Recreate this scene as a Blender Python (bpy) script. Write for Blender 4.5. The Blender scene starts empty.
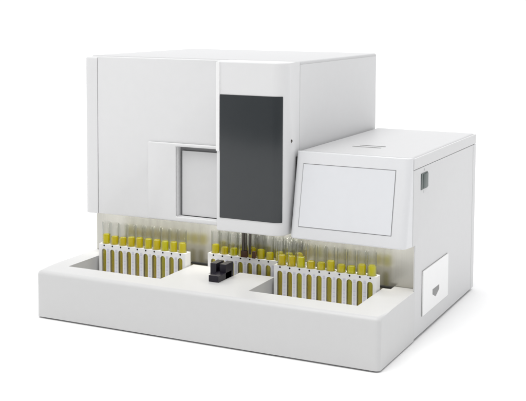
import bpy, bmesh, math, random
from mathutils import Vector, Matrix

random.seed(7)
scene = bpy.context.scene
COL = scene.collection

# ------------------------------------------------------------------ helpers
def link(name, me, mats=(), parent=None):
    o = bpy.data.objects.new(name, me)
    for m in mats:
        me.materials.append(m)
    COL.objects.link(o)
    if parent is not None:
        o.parent = parent
    return o

def tag(o, label=None, cat=None, group=None, kind=None):
    if label: o['label'] = label
    if cat: o['category'] = cat
    if group: o['group'] = group
    if kind: o['kind'] = kind
    return o

def empty(name, loc=(0, 0, 0)):
    o = bpy.data.objects.new(name, None)
    o.location = loc
    o.empty_display_size = 0.05
    COL.objects.link(o)
    return o

def bm_mesh(bm, name, smooth=True, angle=35):
    bmesh.ops.recalc_face_normals(bm, faces=bm.faces[:])
    me = bpy.data.meshes.new(name)
    bm.to_mesh(me)
    bm.free()
    if smooth:
        for p in me.polygons:
            p.use_smooth = True
        me.set_sharp_from_angle(angle=math.radians(angle))
    return me

def bm_box(x0, x1, y0, y1, z0, z1, bm=None):
    bm = bm or bmesh.new()
    vs = [bm.verts.new((x, y, z)) for x in (x0, x1) for y in (y0, y1) for z in (z0, z1)]
    for f in ((0, 1, 3, 2), (4, 6, 7, 5), (0, 4, 5, 1), (2, 3, 7, 6), (0, 2, 6, 4), (1, 5, 7, 3)):
        bm.faces.new([vs[i] for i in f])
    bm.edges.index_update()
    return bm

def bevel_where(bm, test, r, seg=4):
    """bevel the edges whose two end points satisfy test(a, b)"""
    es = [e for e in bm.edges if test(e.verts[0].co, e.verts[1].co)]
    if es:
        bmesh.ops.bevel(bm, geom=es, offset=r, offset_type='OFFSET', segments=seg,
                        profile=0.5, affect='EDGES', clamp_overlap=True)
    return bm

def near(a, b): return abs(a - b) < 1e-5

def prism(poly, axis, a, b):
    """extrude a 2-D polygon along an axis: axis 'y' -> poly is (x,z); 'x' -> (y,z); 'z' -> (x,y)"""
    bm = bmesh.new()
    def pt(p, t):
        return {'y': (p[0], t, p[1]), 'x': (t, p[0], p[1]), 'z': (p[0], p[1], t)}[axis]
    A = [bm.verts.new(pt(p, a)) for p in poly]
    B = [bm.verts.new(pt(p, b)) for p in poly]
    bm.faces.new(A)
    bm.faces.new(B[::-1])
    n = len(poly)
    for i in range(n):
        bm.faces.new((A[i], A[(i + 1) % n], B[(i + 1) % n], B[i]))
    bmesh.ops.recalc_face_normals(bm, faces=bm.faces[:])
    return bm

def bevel_sharp(bm, r, seg=2, ang=40):
    es = [e for e in bm.edges if len(e.link_faces) == 2 and e.calc_face_angle(0) > math.radians(ang)]
    bmesh.ops.bevel(bm, geom=es, offset=r, offset_type='OFFSET', segments=seg, profile=0.5,
                    affect='EDGES', clamp_overlap=True)
    return bm

def lathe(profile, n=28, bm=None, c=(0, 0)):
    bm = bm or bmesh.new()
    rings = []
    for r, z in profile:
        if r < 1e-6:
            rings.append([bm.verts.new((c[0], c[1], z))])
        else:
            rings.append([bm.verts.new((c[0] + r * math.cos(2 * math.pi * i / n),
                                        c[1] + r * math.sin(2 * math.pi * i / n), z)) for i in range(n)])
    for A, B in zip(rings, rings[1:]):
        for i in range(n):
            j = (i + 1) % n
            if len(A) == 1 and len(B) == 1: continue
            if len(A) == 1: bm.faces.new((A[0], B[i], B[j]))
            elif len(B) == 1: bm.faces.new((A[i], A[j], B[0]))
            else: bm.faces.new((A[i], A[j], B[j], B[i]))
    return bm

def boolean(me, cutters, op='DIFFERENCE'):
    """apply exact booleans and return a plain mesh"""
    o = bpy.data.objects.new('work', me); COL.objects.link(o)
    tmp = [o]
    for c in cutters:
        k = bpy.data.objects.new('work_cutter', c); COL.objects.link(k); tmp.append(k)
        md = o.modifiers.new('b', 'BOOLEAN'); md.object = k; md.operation = op; md.solver = 'EXACT'
        md.use_self = True
    dg = bpy.context.evaluated_depsgraph_get()
    out = bpy.data.meshes.new_from_object(o.evaluated_get(dg))
    for t in tmp: bpy.data.objects.remove(t)
    return out

def bevel_mod_mesh(me, w, seg=2, ang=40):
    o = bpy.data.objects.new('work', me); COL.objects.link(o)
    md = o.modifiers.new('b', 'BEVEL'); md.width = w; md.segments = seg
    md.limit_method = 'ANGLE'; md.angle_limit = math.radians(ang); md.use_clamp_overlap = True
    dg = bpy.context.evaluated_depsgraph_get()
    out = bpy.data.meshes.new_from_object(o.evaluated_get(dg))
    bpy.data.objects.remove(o)
    for p in out.polygons: p.use_smooth = True
    out.set_sharp_from_angle(angle=math.radians(35))
    return out

# ---------------------------------------------------------------- materials
def mat(name, col, rough=.4, metal=0.0, noise=.015, scale=60, bump=.0, spec=.5, coat=0.0):
    m = bpy.data.materials.new(name)
    m.use_nodes = True
    nt = m.node_tree; b = nt.nodes['Principled BSDF']
    tc = nt.nodes.new('ShaderNodeTexCoord')
    nz = nt.nodes.new('ShaderNodeTexNoise'); nz.inputs['Scale'].default_value = scale
    nz.inputs['Detail'].default_value = 4
    nt.links.new(tc.outputs['Object'], nz.inputs['Vector'])
    mx = nt.nodes.new('ShaderNodeMix'); mx.data_type = 'RGBA'
    c = Vector(col[:3])
    mx.inputs[6].default_value = (*[max(0, v * (1 - noise)) for v in c], 1)
    mx.inputs[7].default_value = (*[min(1, v * (1 + noise)) for v in c], 1)
    nt.links.new(nz.outputs['Fac'], mx.inputs[0])
    nt.links.new(mx.outputs[2], b.inputs['Base Color'])
    b.inputs['Roughness'].default_value = rough
    b.inputs['Metallic'].default_value = metal
    b.inputs['Specular IOR Level'].default_value = spec
    b.inputs['Coat Weight'].default_value = coat
    if bump:
        n2 = nt.nodes.new('ShaderNodeTexNoise'); n2.inputs['Scale'].default_value = 1400
        nt.links.new(tc.outputs['Object'], n2.inputs['Vector'])
        bp = nt.nodes.new('ShaderNodeBump'); bp.inputs['Strength'].default_value = bump
        bp.inputs['Distance'].default_value = .0004
        nt.links.new(n2.outputs['Fac'], bp.inputs['Height'])
        nt.links.new(bp.outputs['Normal'], b.inputs['Normal'])
    return m

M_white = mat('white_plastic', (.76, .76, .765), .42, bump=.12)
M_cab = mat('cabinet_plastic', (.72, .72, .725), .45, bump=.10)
M_top_dim = mat('dimmed_top_plastic', (.615, .615, .62), .45, bump=.10)  # cabinet plastic toned down for upward faces, against the bright overhead light
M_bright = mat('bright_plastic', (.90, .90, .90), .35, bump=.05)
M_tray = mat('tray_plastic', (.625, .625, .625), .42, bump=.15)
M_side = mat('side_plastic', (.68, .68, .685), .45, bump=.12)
M_bezel = mat('bezel_plastic', (.755, .76, .775), .40, bump=.10)
M_screen = mat('panel_film', (.76, .77, .795), .32)
M_pane = mat('inner_panel_plastic', (.70, .70, .705), .5)
M_line = mat('seam_and_shade', (.20, .20, .205), .6)
M_gap = mat('gap_shadow_plastic', (.30, .30, .30), .6)
M_dark = mat('charcoal_panel', (.031, .0355, .039), .22, noise=.05, scale=40, spec=.5)
M_black = mat('black_plastic', (.010, .008, .016), .42, noise=.1, spec=.4)
M_rod = mat('dark_steel', (.10, .09, .08), .22, metal=1.0)
M_rack = mat('rack_plastic', (.90, .90, .90), .38, bump=.05)
M_dot = mat('rack_hole', (.02, .015, .012), .7)
M_switch = mat('switch_dark', (.03, .05, .045), .35)
M_rocker = mat('switch_rocker', (.06, .085, .08), .35)
M_mark = mat('switch_mark', (.45, .46, .47), .6)
M_crevice = mat('crevice_shade', (.03, .03, .03), .8)  # near-black for strips that stand in for shade in crevices
M_brown = mat('brown_sleeve', (.07, .028, .012), .4)
M_floor = mat('white_sheet', (.93, .93, .93), .7, noise=.004, scale=3, spec=.1)

def label_mat():
    m = mat('barcode_label', (.62, .62, .74), .55)
    nt = m.node_tree; b = nt.nodes['Principled BSDF']
    tc = nt.nodes.new('ShaderNodeTexCoord')
    mp = nt.nodes.new('ShaderNodeMapping'); mp.inputs['Scale'].default_value = (0, 0, 420)
    wn = nt.nodes.new('ShaderNodeTexNoise'); wn.inputs['Scale'].default_value = 1.0; wn.inputs['Detail'].default_value = 0
    cr = nt.nodes.new('ShaderNodeValToRGB')
    cr.color_ramp.elements[0].position = .44; cr.color_ramp.elements[0].color = (.64, .64, .74, 1)
    cr.color_ramp.elements[1].position = .52; cr.color_ramp.elements[1].color = (.76, .76, .83, 1)
    nt.links.new(tc.outputs['Object'], mp.inputs['Vector'])
    nt.links.new(mp.outputs['Vector'], wn.inputs['Vector'])
    nt.links.new(wn.outputs['Fac'], cr.inputs['Fac'])
    nt.links.new(cr.outputs['Color'], b.inputs['Base Color'])
    return m
M_label = label_mat()

def steel_mat():
    m = bpy.data.materials.new('brushed_steel'); m.use_nodes = True
    nt = m.node_tree; b = nt.nodes['Principled BSDF']
    tc = nt.nodes.new('ShaderNodeTexCoord')
    mp = nt.nodes.new('ShaderNodeMapping'); mp.inputs['Scale'].default_value = (900, 900, 6)
    nz = nt.nodes.new('ShaderNodeTexNoise'); nz.inputs['Scale'].default_value = 1; nz.inputs['Detail'].default_value = 3
    nt.links.new(tc.outputs['Object'], mp.inputs['Vector']); nt.links.new(mp.outputs['Vector'], nz.inputs['Vector'])
    cr = nt.nodes.new('ShaderNodeValToRGB')
    cr.color_ramp.elements[0].position = .3; cr.color_ramp.elements[0].color = (.50, .49, .45, 1)
    cr.color_ramp.elements[1].position = .7; cr.color_ramp.elements[1].color = (.55, .54, .495, 1)
    nt.links.new(nz.outputs['Fac'], cr.inputs['Fac']); nt.links.new(cr.outputs['Color'], b.inputs['Base Color'])
    b.inputs['Metallic'].default_value = .85
    b.inputs['Roughness'].default_value = .25
    bp = nt.nodes.new('ShaderNodeBump'); bp.inputs['Strength'].default_value = .04; bp.inputs['Distance'].default_value = .0003
    nt.links.new(nz.outputs['Fac'], bp.inputs['Height']); nt.links.new(bp.outputs['Normal'], b.inputs['Normal'])
    return m
M_steel = steel_mat()

def glass_mat():
    # thin clear wall: light goes straight through, with a reflection that grows towards the rim
    m = bpy.data.materials.new('clear_tube'); m.use_nodes = True
    nt = m.node_tree
    for n in list(nt.nodes):
        if n.type != 'OUTPUT_MATERIAL': nt.nodes.remove(n)
    out = [n for n in nt.nodes if n.type == 'OUTPUT_MATERIAL'][0]
    tr = nt.nodes.new('ShaderNodeBsdfTransparent')
    gl = nt.nodes.new('ShaderNodeBsdfGlossy'); gl.inputs['Roughness'].default_value = .06
    gl.inputs['Color'].default_value = (.95, .96, .96, 1)
    lw = nt.nodes.new('ShaderNodeLayerWeight'); lw.inputs['Blend'].default_value = .5
    cr = nt.nodes.new('ShaderNodeValToRGB')
    cr.color_ramp.elements[0].position = .0; cr.color_ramp.elements[0].color = (.985, .985, .98, 1)
    cr.color_ramp.elements[1].position = 1.0; cr.color_ramp.elements[1].color = (.80, .81, .79, 1)
    nt.links.new(lw.outputs['Facing'], cr.inputs['Fac']); nt.links.new(cr.outputs['Color'], tr.inputs['Color'])
    mr = nt.nodes.new('ShaderNodeMapRange')
    mr.inputs['From Min'].default_value = .2; mr.inputs['From Max'].default_value = 1
    mr.inputs['To Min'].default_value = .03; mr.inputs['To Max'].default_value = .34
    nt.links.new(lw.outputs['Facing'], mr.inputs['Value'])
    mx = nt.nodes.new('ShaderNodeMixShader')
    nt.links.new(mr.outputs['Result'], mx.inputs['Fac']); nt.links.new(tr.outputs[0], mx.inputs[1]); nt.links.new(gl.outputs[0], mx.inputs[2])
    nt.links.new(mx.outputs[0], out.inputs['Surface'])
    return m
M_glass = glass_mat()

def urine_mat(name, col, clear=.30):
    # tinted clear liquid that also scatters a little light of its own colour
    m = bpy.data.materials.new(name); m.use_nodes = True
    nt = m.node_tree
    for n in list(nt.nodes):
        if n.type != 'OUTPUT_MATERIAL': nt.nodes.remove(n)
    out = [n for n in nt.nodes if n.type == 'OUTPUT_MATERIAL'][0]
    tc = nt.nodes.new('ShaderNodeTexCoord')
    sp = nt.nodes.new('ShaderNodeSeparateXYZ'); nt.links.new(tc.outputs['Object'], sp.inputs[0])
    cr = nt.nodes.new('ShaderNodeValToRGB')      # a little more amber sediment towards the bottom
    cr.color_ramp.elements[0].position = .0; cr.color_ramp.elements[0].color = (col[0] * .8, col[1] * .68, col[2] * .7, 1)
    cr.color_ramp.elements[1].position = .06; cr.color_ramp.elements[1].color = (*col, 1)
    nt.links.new(sp.outputs['Z'], cr.inputs['Fac'])
    nz = nt.nodes.new('ShaderNodeTexNoise'); nz.inputs['Scale'].default_value = 160; nz.inputs['Detail'].default_value = 3
    nt.links.new(tc.outputs['Object'], nz.inputs['Vector'])
    mr = nt.nodes.new('ShaderNodeMapRange'); mr.inputs['To Min'].default_value = clear - .10; mr.inputs['To Max'].default_value = clear + .10
    nt.links.new(nz.outputs['Fac'], mr.inputs['Value'])
    df = nt.nodes.new('ShaderNodeBsdfDiffuse'); tl = nt.nodes.new('ShaderNodeBsdfTranslucent')
    nt.links.new(cr.outputs['Color'], df.inputs['Color']); nt.links.new(cr.outputs['Color'], tl.inputs['Color'])
    body = nt.nodes.new('ShaderNodeMixShader'); body.inputs['Fac'].default_value = .35
    nt.links.new(df.outputs[0], body.inputs[1]); nt.links.new(tl.outputs[0], body.inputs[2])
    tr = nt.nodes.new('ShaderNodeBsdfTransparent'); tr.inputs['Color'].default_value = (.99, min(1, .97 * col[1] / .88), .20, 1)
    mix = nt.nodes.new('ShaderNodeMixShader')
    nt.links.new(mr.outputs['Result'], mix.inputs['Fac']); nt.links.new(body.outputs[0], mix.inputs[1]); nt.links.new(tr.outputs[0], mix.inputs[2])
    gl = nt.nodes.new('ShaderNodeBsdfGlossy'); gl.inputs['Roughness'].default_value = .08
    fr = nt.nodes.new('ShaderNodeFresnel'); fr.inputs['IOR'].default_value = 1.33
    fin = nt.nodes.new('ShaderNodeMixShader')
    nt.links.new(fr.outputs[0], fin.inputs['Fac']); nt.links.new(mix.outputs[0], fin.inputs[1]); nt.links.new(gl.outputs[0], fin.inputs[2])
    nt.links.new(fin.outputs[0], out.inputs['Surface'])
    return m
M_urine = [urine_mat('yellow_sample', (1.0, .88, .004)),
           urine_mat('deep_yellow_sample', (1.0, .84, .004)),
           urine_mat('amber_sample', (1.0, .79, .006)),
           urine_mat('pale_yellow_sample', (1.0, .94, .012))]

M_surface = urine_mat('sample_surface', (.86, .86, .008), .72)

# ------------------------------------------------------------------ measures
W = .700          # width of the machine
D = .593          # depth
HT = .0932        # top of the loading tray
YW = .203         # steel wall behind the tubes
XR = .4734        # right side of the tall cabinet
XM = .4775        # left side of the lower right-hand unit
HC = .5013        # top of the tall cabinet
HM = .3364        # top of the right-hand unit
ZF = .048         # floor of the tray openings
GAP = .0032       # height of the feet

# ------------------------------------------------------------------- setting
bm = bmesh.new()
vs = [bm.verts.new(p) for p in ((-60, -8, 0), (60, -8, 0), (60, 90, 0), (-60, 90, 0))]
bm.faces.new(vs)
tag(link('ground', bm_mesh(bm, 'ground', False), [M_floor]), kind='structure')

# -------------------------------------------------------------- the analyzer
A = empty('urine_analyzer')
tag(A, 'large white benchtop urine analyzer with charcoal door panel, side display unit and front loading tray', 'lab analyzer')

# loading tray: a block with a rounded front and one stepped opening for the racks
bm = bm_box(0, W, 0, YW - .0015, GAP, HT)
bevel_where(bm, lambda a, b: near(a.x, b.x) and near(a.y, 0) and near(b.y, 0), .009, 6)
bevel_where(bm, lambda a, b: near(a.z, HT) and near(b.z, HT) and a.y < .16 and b.y < .16 and
            not (near(a.x, b.x) and abs(a.y - b.y) > .1), .013, 7)
bevel_where(bm, lambda a, b: near(a.z, HT) and near(b.z, HT) and near(a.x, b.x) and
            (near(a.x, 0) or near(a.x, W)) and abs(a.y - b.y) > .1, .004, 3)
tray_me = bm_mesh(bm, 'loading_tray', False)
opening = [(.038, .053), (.2475, .053), (.2475, .178), (.308, .178), (.308, .130), (.3585, .130), (.3585, .163),
           (.432, .163), (.432, .053), (.641, .053), (.641, .181), (.656, .181), (.656, YW + .02), (.038, YW + .02)]
cut = bm_mesh(prism(opening, 'z', ZF, HT + .05), 'cut', False)
cut2 = bm_mesh(bm_box(.6965, W + .02, .1828, YW + .02, -.01, HT + .05), 'cut', False)
tray_me = boolean(tray_me, [cut, cut2])
tray_me = bevel_mod_mesh(tray_me, .0018, 2, 50)
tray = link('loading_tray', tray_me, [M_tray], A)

# lower body behind the tray, with the steel wall as its front
link('lower_body', bm_mesh(bm_box(.006, W - .004, YW + .002, D - .004, GAP, .182), 'lower_body'), [M_side], A)
link('steel_back_panel', bm_mesh(bm_box(.001, W - .0022, YW - .0002, YW + .0025, ZF - .006, .19), 'steel_back_panel'), [M_steel], A)

# tall cabinet
cab = link('cabinet', bm_mesh(bm_box(.006, XR, .181, D, .1795, HC - .0062), 'cabinet'), [M_cab], A)
bm = bm_box(.006, XR, .181, D, HC - .0060, HC)
bevel_where(bm, lambda a, b: near(a.z, HC) and near(b.z, HC), .0045, 4)
link('roof', bm_mesh(bm, 'roof'), [M_top_dim], cab)
bm = bm_box(.002, .0329, .161, .30, .179, HC - .0022)
bevel_where(bm, lambda a, b: near(a.x, .002) and near(b.x, .002) and near(a.y, .161) and near(b.y, .161), .009, 5)
bevel_where(bm, lambda a, b: near(a.z, HC - .0022) and near(b.z, HC - .0022) and a.y < .2 and b.y < .2, .004, 3)
link('corner_trim', bm_mesh(bm, 'corner_trim'), [M_white], A)
# front door panel with the cut-out for the sample window
poly = [(.0335, .1795), (.341, .1795), (.341, .1905), (.2205, .1905), (.2205, .3285), (.341, .3285), (.341, HC - .0018), (.0335, HC - .0018)]
bm = prism(poly, 'y', .1615, .1805)
bevel_sharp(bm, .0014, 2)
link('front_panel', bm_mesh(bm, 'front_panel'), [M_white], A)
# sliding cover standing a little proud of it
poly = [(.1555, .1812), (.3405, .1812), (.3405, .1902), (.2200, .1902), (.2200, .3288), (.3405, .3288), (.3405, .3352), (.1555, .3352)]
bm = prism(poly, 'y', .1558, .1613)
bevel_sharp(bm, .0024, 4)
cov = link('sliding_cover', bm_mesh(bm, 'sliding_cover'), [M_white], A)
bm = bm_box(.2265, .339, .1705, .1745, .1925, .3195)
bevel_sharp(bm, .0008, 2)
link('inner_panel', bm_mesh(bm, 'inner_panel'), [M_pane], cov)
bm = bm_box(.2195, .339, .1747, .1803, .185, .334)
link('window_shadow', bm_mesh(bm, 'window_shadow'), [M_line], cov)  # backing coloured dark as the recess shadow above and left of the pane

# sampler tower in the middle
R = .024
def corner_profile(x0, x1, y0, y1, r, rl, n=10):
    p = [(x1, y1), (x0, y1)]
    for i in range(7):
        a = math.pi + i / 6 * math.pi / 2
        p.append((x0 + rl + rl * math.cos(a), y0 + rl + rl * math.sin(a)))
    for i in range(n + 1):
        a = -math.pi / 2 + i / n * math.pi / 2
        p.append((x1 - r + r * math.cos(a), y0 + r + r * math.sin(a)))
    return p
prof = corner_profile(.3335, XR, .109, .1675, R, .0075)
bm = prism(prof, 'z', .1835, HC - .0005)
bevel_where(bm, lambda a, b: near(a.z, HC - .0005) and near(b.z, HC - .0005) and max(a.y, b.y) < .1674, .006, 4)
bevel_where(bm, lambda a, b: near(a.z, .1835) and near(b.z, .1835) and max(a.y, b.y) < .1674, .005, 4)
tower = link('sampler_tower', bm_mesh(bm, 'sampler_tower', True, 30), [M_white], A)
# filler between tower and cabinet body, set in from the side: reads as the vertical seam
link('tower_backing', bm_mesh(bm_box(.3415, XR - .0004, .1678, .1806, .184, HC - .0010), 'tower_backing'), [M_white], tower)
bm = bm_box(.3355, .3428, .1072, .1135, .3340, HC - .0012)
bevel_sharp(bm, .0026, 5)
link('edge_highlight', bm_mesh(bm, 'edge_highlight'), [M_bright], tower)  # brighter strip added as the highlight on the tower's left edge
# charcoal panel wrapping the rounded edge
def dark_profile(off, inset):
    pts = [(.3432, .109 - off)]
    for i in range(9):
        a = -math.pi / 2 + i / 8 * math.radians(50)
        pts.append((XR - R + (R + off) * math.cos(a), .109 + R + (R + off) * math.sin(a)))
    return pts
outer = dark_profile(.0014, 0); inner = dark_profile(-.0015, 0)
bm = prism(outer + inner[::-1], 'z', .2085, .4398)
bevel_sharp(bm, .0009, 2)
dark = link('charcoal_panel', bm_mesh(bm, 'charcoal_panel', True, 30), [M_dark], tower)
# small screw on the tower's flank
bm = lathe([(0, .0012), (.0022, .0012), (.0030, .0002), (.0030, -.002)], 20)
bmesh.ops.transform(bm, matrix=Matrix.Translation((XR, .144, .3563)) @ Matrix.Rotation(math.pi / 2, 4, 'Y'), verts=bm.verts)
link('screw', bm_mesh(bm, 'screw'), [M_rod], tower)
# sampling probe: two dark rods coming down into a tube of the middle rack
probe = link('probe_holder', bm_mesh(bevel_sharp(bm_box(.352, .384, .1695, .1900, .1745, .1845), .0015), 'probe_holder'), [M_black], A)
for px, py, r, z0 in ((.3600, .1735, .0030, .1300), (.3660, .1735, .0018, .1300), (.3745, .1738, .0026, .1270)):
    bm = lathe([(0, z0), (r * .5, z0 + .001), (r, z0 + .004), (r, .1750), (0, .1750)], 20, c=(px, py))
    link('probe_rod', bm_mesh(bm, 'probe_rod'), [M_rod], probe)
for xa, xb in ((.3560, .3690), (.3800, .3865)):
    bm = bevel_sharp(bm_box(xa, xb, .1708, .1770, .1215, .1345), .001, 2)
    link('probe_sleeve', bm_mesh(bm, 'probe_sleeve'), [M_brown], probe)

# lower right-hand unit
bm = bm_box(XM, W - .0032, .1685, D, .1785, HM)
bevel_where(bm, lambda a, b: near(a.z, HM) and near(b.z, HM) and not (near(a.y, .1685) and near(b.y, .1685)), .006, 4)
unit = link('side_unit', bm_mesh(bm, 'side_unit'), [M_top_dim], A)
link('gap_shade', bm_mesh(bm_box(XR + .0003, XM - .0003, .163, D - .01, .186, .325), 'gap_shade'), [M_crevice], unit)  # dark strip filling the gap in place of its shadow
# slanted display bezel
yt, yb, zb = .1545, .1250, .1800
bm = prism([(.1683, HM - .0003), (yt, HM - .0003), (yb, zb), (.1683, .1775)], 'x', XM, W - .0008)
bevel_where(bm, lambda a, b: (near(a.x, XM) and near(b.x, XM) or near(a.x, W - .0008) and near(b.x, W - .0008)) and
            {round(a.y, 4), round(b.y, 4)} == {yt, yb}, .013, 8)
bevel_where(bm, lambda a, b: a.y < .1682 and b.y < .1682 and a.z > HM - .002 and b.z > HM - .002, .0135, 8)
bevel_where(bm, lambda a, b: a.y < .1682 and b.y < .1682 and a.z < zb + .004 and b.z < zb + .004 and abs(a.z - b.z) < .002, .004, 3)
bezel = link('display_bezel', bm_mesh(bm, 'display_bezel', True, 40), [M_bezel], unit)
# display film and its thin dark outline, lying on the slope
slope = Vector((0, yt - yb, HM - .0003 - zb)).normalized()      # up the slope
nrm = Vector((0, -slope.z, slope.y))                             # outwards
def on_slope(x, z, h):
    t = (z - zb) / slope.z
    p = Vector((x, yb, zb)) + slope * t + nrm * h
    return p
def slope_plate(x0, x1, z0, z1, h0, h1):
    bm = bmesh.new()
    a = [bm.verts.new(on_slope(x, z, h)) for h in (h0, h1) for (x, z) in ((x0, z0), (x1, z0), (x1, z1), (x0, z1))]
    for f in ((3, 2, 1, 0), (4, 5, 6, 7), (0, 1, 5, 4), (1, 2, 6, 5), (2, 3, 7, 6), (3, 0, 4, 7)):
        bm.faces.new([a[i] for i in f])
    return bm
sx0, sx1, sz0, sz1 = .4955, .6725, .2025, .3150
link('display_outline', bm_mesh(bevel_sharp(slope_plate(sx0 - .0007, sx1 + .0007, sz0 - .0007, sz1 + .0007, -.002, .0004), .0002, 1), 'display_outline'), [M_line], unit)
link('display_film', bm_mesh(bevel_sharp(slope_plate(sx0 + .0003, sx1 - .0003, sz0 + .0003, sz1 - .0003, -.001, .0009), .0003, 2), 'display_film'), [M_screen], unit)
# two slots on top
for y0, xa, xb in ((.268, .545, .602), (.290, .552, .603)):
    bm = bm_box(xa, xb, y0, y0 + .004, HM - .003, HM + .0006)
    bevel_sharp(bm, .0004, 2)
    link('top_slot', bm_mesh(bm, 'top_slot'), [M_gap], unit)

# right flank: three plates with fine gaps between them
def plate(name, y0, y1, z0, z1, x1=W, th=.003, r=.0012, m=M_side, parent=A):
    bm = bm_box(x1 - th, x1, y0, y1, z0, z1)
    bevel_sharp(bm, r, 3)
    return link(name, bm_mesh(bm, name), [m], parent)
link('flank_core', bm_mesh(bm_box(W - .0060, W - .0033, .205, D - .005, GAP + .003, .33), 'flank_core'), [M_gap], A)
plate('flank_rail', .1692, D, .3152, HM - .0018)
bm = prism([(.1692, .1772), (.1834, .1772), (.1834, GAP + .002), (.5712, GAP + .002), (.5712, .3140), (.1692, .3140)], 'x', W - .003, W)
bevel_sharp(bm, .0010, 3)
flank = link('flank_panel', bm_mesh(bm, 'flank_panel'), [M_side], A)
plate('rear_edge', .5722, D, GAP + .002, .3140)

# power switch
bm = bm_box(W - .001, W + .0012, .2095, .2475, .2735, .3030)
bevel_sharp(bm, .0006, 2)
sw = link('power_switch', bm_mesh(bm, 'power_switch'), [M_switch], A)
poly = [(.2205, .2755), (.2460, .2755), (.2460, .3010), (.2205, .3010)]
bm = prism(poly, 'x', W + .001, W + .0030)
for v in bm.verts:
    if v.co.x > W + .002 and v.co.y < .23: v.co.x -= .0014
bevel_sharp(bm, .0004, 2)
link('rocker', bm_mesh(bm, 'rocker'), [M_rocker], sw)
bm = bmesh.new()
N = 20
ring = [[bm.verts.new((W + .0003, .2290 + r * math.cos(2 * math.pi * i / N), .3085 + r * math.sin(2 * math.pi * i / N))) for i in range(N)] for r in (.0022, .0014)]
for i in range(N):
    j = (i + 1) % N
    bm.faces.new((ring[0][i], ring[0][j], ring[1][j], ring[1][i]))
link('off_mark', bm_mesh(bm, 'off_mark', False), [M_mark], sw)
link('on_mark', bm_mesh(bm_box(W - .0002, W + .0003, .2275, .2285, .2655, .2700), 'on_mark', False), [M_mark], sw)

link('cover_shadow', bm_mesh(bm_box(W - .002, W + .0006, .2253, .3895, .0367, .1212), 'cover_shadow', False), [M_gap], A)  # dark plate drawn as the shadow along the access cover's edge
# access cover with a scooped finger notch
cy0, cy1, cz0, cz1 = .2265, .3890, .0375, .1205
bm = bm_box(W - .001, W + .0028, cy0, cy1, cz0, cz1)
bevel_sharp(bm, .0012, 3)
cme = bm_mesh(bm, 'access_cover')
bm = bmesh.new()
shield = [(.2850, .0735), (.3290, .0735), (.3290, .0640), (.3070, .0545), (.2850, .0640)]
a = [bm.verts.new((W + .012, *p)) for p in shield]
b_ = [bm.verts.new((W - .0004, *p)) for p in shield]
bm.faces.new(a); bm.faces.new(b_[::-1])
for i in range(5):
    bm.faces.new((a[i], a[(i + 1) % 5], b_[(i + 1) % 5], b_[i]))
bmesh.ops.recalc_face_normals(bm, faces=bm.faces[:])
cme = boolean(cme, [bm_mesh(bm, 'cut', False)])
for p in cme.polygons: p.use_smooth = True
cme.set_sharp_from_angle(angle=math.radians(30))
ac = link('access_cover', cme, [M_bright], A)
bm = bmesh.new()
vs = [bm.verts.new((W + .0007 + .0016 * (p[0] - .285) / .044, *p)) for p in ((.2855, .0730), (.3285, .0730), (.3285, .0644), (.3070, .0550), (.2855, .0644))]
bm.faces.new(vs)
link('finger_notch', bm_mesh(bm, 'finger_notch', False), [M_gap], ac)

# black rack pusher standing in the slot of the tray
bm = bm_box(.3375, .3580, .0770, .1290, HT + .0002, HT + .0120)
bevel_sharp(bm, .0012, 2)
push = link('rack_pusher', bm_mesh(bm, 'rack_pusher'), [M_black], A)
for x0, x1 in ((.3250, .3375), (.3455, .3580)):
    bm = bm_box(x0, x1, .1060, .1360, HT - .004, HT + .0275)
    bevel_sharp(bm, .0014, 2)
    link('pusher_prong', bm_mesh(bm, 'pusher_prong'), [M_black], push)
bm = bm_box(.3374, .3456, .1160, .1360, HT - .004, HT + .0190)
link('pusher_bridge', bm_mesh(bm, 'pusher_bridge'), [M_black], push)
# dark slab added under the housing to deepen its contact shadow
link('contact_shade', bm_mesh(bevel_sharp(bm_box(.010, W - .010, .010, D - .010, .0003, GAP + .0006), .0003, 1), 'contact_shade'), [M_crevice], A)
# dark strip standing in for the shaded gap where lane meets steel wall
link('lane_gap_shade', bm_mesh(bm_box(.2300, .6680, YW - .0040, YW - .0004, HT - .0048, HT - .0016), 'lane_gap_shade'), [M_crevice], A)

# ------------------------------------------------------------------ the racks
PITCH = .01985; NT = 10; RL = .2025; RD = .0205; RH = .120 - ZF
X0 = (RL - PITCH * 9) / 2
def rack_mesh():
    bm = bm_box(0, RL, 0, RD, 0, RH)
    bevel_sharp(bm, .0010, 2)
    me = bm_mesh(bm, 'rack_frame', False)
    c1 = bmesh.new()
    for k in range(NT):
        lathe([(0, .0045), (.0090, .0045), (.0090, RH + .02), (0, RH + .02)], 24, c1, (X0 + k * PITCH, RD / 2))
    bmesh.ops.recalc_face_normals(c1, faces=c1.faces[:])
    c2 = bmesh.new()
    hw = .0055; zt = RH - .0098
    for k in range(NT):
        cx = X0 + k * PITCH
        pts = [(cx - hw, .006), (cx + hw, .006), (cx + hw, zt - hw)]
        for i in range(1, 8):
            a_ = i / 8 * math.pi
            pts.append((cx + hw * math.cos(a_), zt - hw + hw * math.sin(a_)))
        pts.append((cx - hw, zt - hw))
        A_ = [c2.verts.new((p[0], -.01, p[1])) for p in pts]
        B_ = [c2.verts.new((p[0], RD + .01, p[1])) for p in pts]
        c2.faces.new(A_); c2.faces.new(B_[::-1])
        for i in range(len(pts)):
            j = (i + 1) % len(pts)
            c2.faces.new((A_[i], A_[j], B_[j], B_[i]))
    bmesh.ops.recalc_face_normals(c2, faces=c2.faces[:])
    out = boolean(me, [bm_mesh(c1, 'c1', False), bm_mesh(c2, 'c2', False)])
    for p in out.polygons: p.use_smooth = True
    out.set_sharp_from_angle(angle=math.radians(30))
    out.name = 'rack_frame'
    return out

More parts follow.
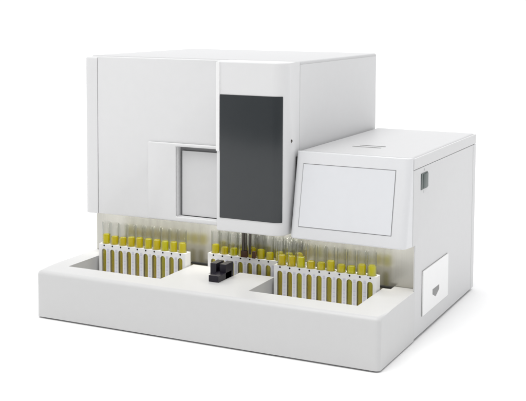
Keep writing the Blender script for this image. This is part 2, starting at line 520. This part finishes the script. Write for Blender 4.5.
rack0 = empty('tube_rack')
link('rack_frame', rack_mesh(), [M_rack], rack0)
for k in range(NT):
    cx = X0 + k * PITCH
    bm = bm_box(cx + .0078, cx + .0124, -.0003, .0006, .004, RH - .0085) if k < NT - 1 else None
    if bm: link('barcode_label', bm_mesh(bm, 'barcode_label', False), [M_label], rack0)
    bm = lathe([(0, .0004), (.0017, .0004), (.0017, -.001)], 14)
    bmesh.ops.transform(bm, matrix=Matrix.Translation((cx + .0006, 0, RH - .0030)) @ Matrix.Rotation(math.pi / 2, 4, 'X'), verts=bm.verts)
    link('marker_dot', bm_mesh(bm, 'marker_dot', False), [M_dot], rack0)

def copy_tree(o, parent=None):
    c = o.copy(); COL.objects.link(c)
    c.parent = parent
    for ch in list(o.children):
        copy_tree(ch, c)
    return c

# ------------------------------------------------------------------ the tubes
TR, TL = .0086, .1105
prof = [(0, 0)]
for i in range(1, 7):
    a = i / 6 * math.pi / 2
    prof.append((TR * math.sin(a), TR - TR * math.cos(a)))
prof += [(TR, TL - .0004), (TR - .0002, TL), (TR - .0004, TL), (TR - .0006, TL - .0004)]
ri = TR - .0006
for i in range(6, -1, -1):
    a = i / 6 * math.pi / 2
    prof.append((ri * math.sin(a) if i else 0, .001 + ri - ri * math.cos(a)))
glass_me = bm_mesh(lathe(prof, 28), 'glass', True, 50)
glass_me.materials.append(M_glass)
def liquid_mesh(level):
    r = TR - .0007
    p = [(0, .0014)]
    for i in range(1, 7):
        a = i / 6 * math.pi / 2
        p.append((r * math.sin(a), .0014 + r - r * math.cos(a)))
    p += [(r, level + .0009), (r * .9, level), (r * .6, level - .0008), (0, level - .0012)]
    return bm_mesh(lathe(p, 28), 'liquid', True, 50)
liquids = []
for m in M_urine:
    row = []
    for lv in (.0785, .0815, .0840):
        me = liquid_mesh(lv); me.materials.append(m); me.materials.append(M_surface)
        for p in me.polygons:
            if p.normal.z > .6: p.material_index = 1
        row.append(me)
    liquids.append(row)

tube0 = empty('sample_tube')
link('glass', glass_me, (), tube0)
link('liquid', liquids[0][0], (), tube0)

ORD = ['first', 'second', 'third', 'fourth', 'fifth', 'sixth', 'seventh', 'eighth', 'ninth', 'tenth']
RACKS = [('left', .0425, .1500, 'white ten-slot tube rack of yellow samples in the left tray opening', 'left tray rack'),
         ('middle', .2800, .1775, 'white ten-slot tube rack under the charcoal panel, set behind the black pusher', 'rack behind black pusher'),
         ('right', .4365, .1500, 'white ten-slot tube rack in the right tray opening, below the display unit', 'right tray rack')]
first_r, first_t = True, True
for ri_, (nm, rx, ry, lab, where) in enumerate(RACKS):
    r = rack0 if first_r else copy_tree(rack0)
    first_r = False
    r.location = (rx, ry, ZF)
    tag(r, lab, 'tube rack', 'tube racks in the loading tray')
    for k in range(NT):
        t = tube0 if first_t else copy_tree(tube0)
        first_t = False
        t.location = (rx + X0 + k * PITCH + random.uniform(-.0004, .0004), ry + RD / 2 + random.uniform(-.0003, .0003), ZF + .0047 + random.uniform(0, .001))
        t.rotation_euler = (random.uniform(-.006, .006), random.uniform(-.006, .006), random.uniform(0, 6))
        w = random.choices(range(4), (6, 4, .6, 4))[0]
        lv = random.randrange(3)
        if nm == 'left': lv = min(2, lv + 1)
        for ch in t.children:
            if ch.name.startswith('liquid'): ch.data = liquids[w][lv]
        tag(t, 'clear tube of yellow liquid, %s from left in the %s' % (ORD[k], where), 'sample tube', 'sample tubes standing in the racks')

# -------------------------------------------------------------------- camera
f, yaw, pitch, roll = 1058.598, .454774, -.0771926, .0051069
cx_, cy_ = 260.6226, 89.2292
cam = bpy.data.cameras.new('camera')
co = bpy.data.objects.new('camera', cam); COL.objects.link(co)
Fv = Vector((-math.sin(yaw) * math.cos(pitch), math.cos(yaw) * math.cos(pitch), math.sin(pitch)))
Rv = Vector((math.cos(yaw), math.sin(yaw), 0)); Uv = Rv.cross(Fv)
R2 = Rv * math.cos(roll) + Uv * math.sin(roll); U2 = Uv * math.cos(roll) - Rv * math.sin(roll)
mw = Matrix((R2, U2, -Fv)).transposed().to_4x4()
mw.translation = Vector((1.269627, -1.614519, .6005857))
co.matrix_world = mw
cam.sensor_fit = 'HORIZONTAL'; cam.sensor_width = 36
cam.lens = 36 * f / 526
cam.shift_x = (263 - cx_) / 526
cam.shift_y = (cy_ - 200.5) / 526
cam.clip_start = .05; cam.clip_end = 400
scene.camera = co

# --------------------------------------------------------------------- light
w = bpy.data.worlds.new('World'); scene.world = w
w.use_nodes = True
nt = w.node_tree; bg = nt.nodes['Background']
tc = nt.nodes.new('ShaderNodeTexCoord'); sp = nt.nodes.new('ShaderNodeSeparateXYZ')
nt.links.new(tc.outputs['Generated'], sp.inputs[0])
def math_node(op, a, b):
    n = nt.nodes.new('ShaderNodeMath'); n.operation = op
    for i, v in enumerate((a, b)):
        if isinstance(v, (int, float)): n.inputs[i].default_value = v
        else: nt.links.new(v, n.inputs[i])
    return n.outputs[0]
# white studio: brightest behind and above, dimmer towards the camera, a little more from the left
s = math_node('ADD', .62, math_node('MULTIPLY', sp.outputs['Y'], .48))
s = math_node('ADD', s, math_node('MULTIPLY', sp.outputs['X'], -.15))
s = math_node('ADD', s, math_node('MULTIPLY', math_node('MAXIMUM', sp.outputs['Z'], 0), .25))
bg.inputs['Color'].default_value = (.985, .99, 1.0, 1)
nt.links.new(s, bg.inputs['Strength'])
sun = bpy.data.lights.new('key_light', 'SUN'); so = bpy.data.objects.new('key_light', sun); COL.objects.link(so)
sun.energy = 1.95; sun.angle = math.radians(50); sun.color = (1, .995, .985)
so.rotation_euler = Vector((.06, .40, -1)).to_track_quat('-Z', 'Y').to_euler()
so.location = (0, 0, 3)

ar = bpy.data.lights.new('recess_fill', 'AREA'); ao = bpy.data.objects.new('recess_fill', ar); COL.objects.link(ao)
ar.shape = 'RECTANGLE'; ar.size = .66; ar.size_y = .012; ar.energy = .36; ar.color = (1, .97, .90)
ao.location = (.35, .1800, .1770)            # added fill light with no visible fixture, shining down on the tubes
scene.view_settings.view_transform = 'Standard'
scene.view_settings.look = 'None'
scene.view_settings.exposure = 0
scene.render.engine = 'CYCLES'
scene.cycles.max_bounces = 14
scene.cycles.transmission_bounces = 12
scene.cycles.transparent_max_bounces = 12
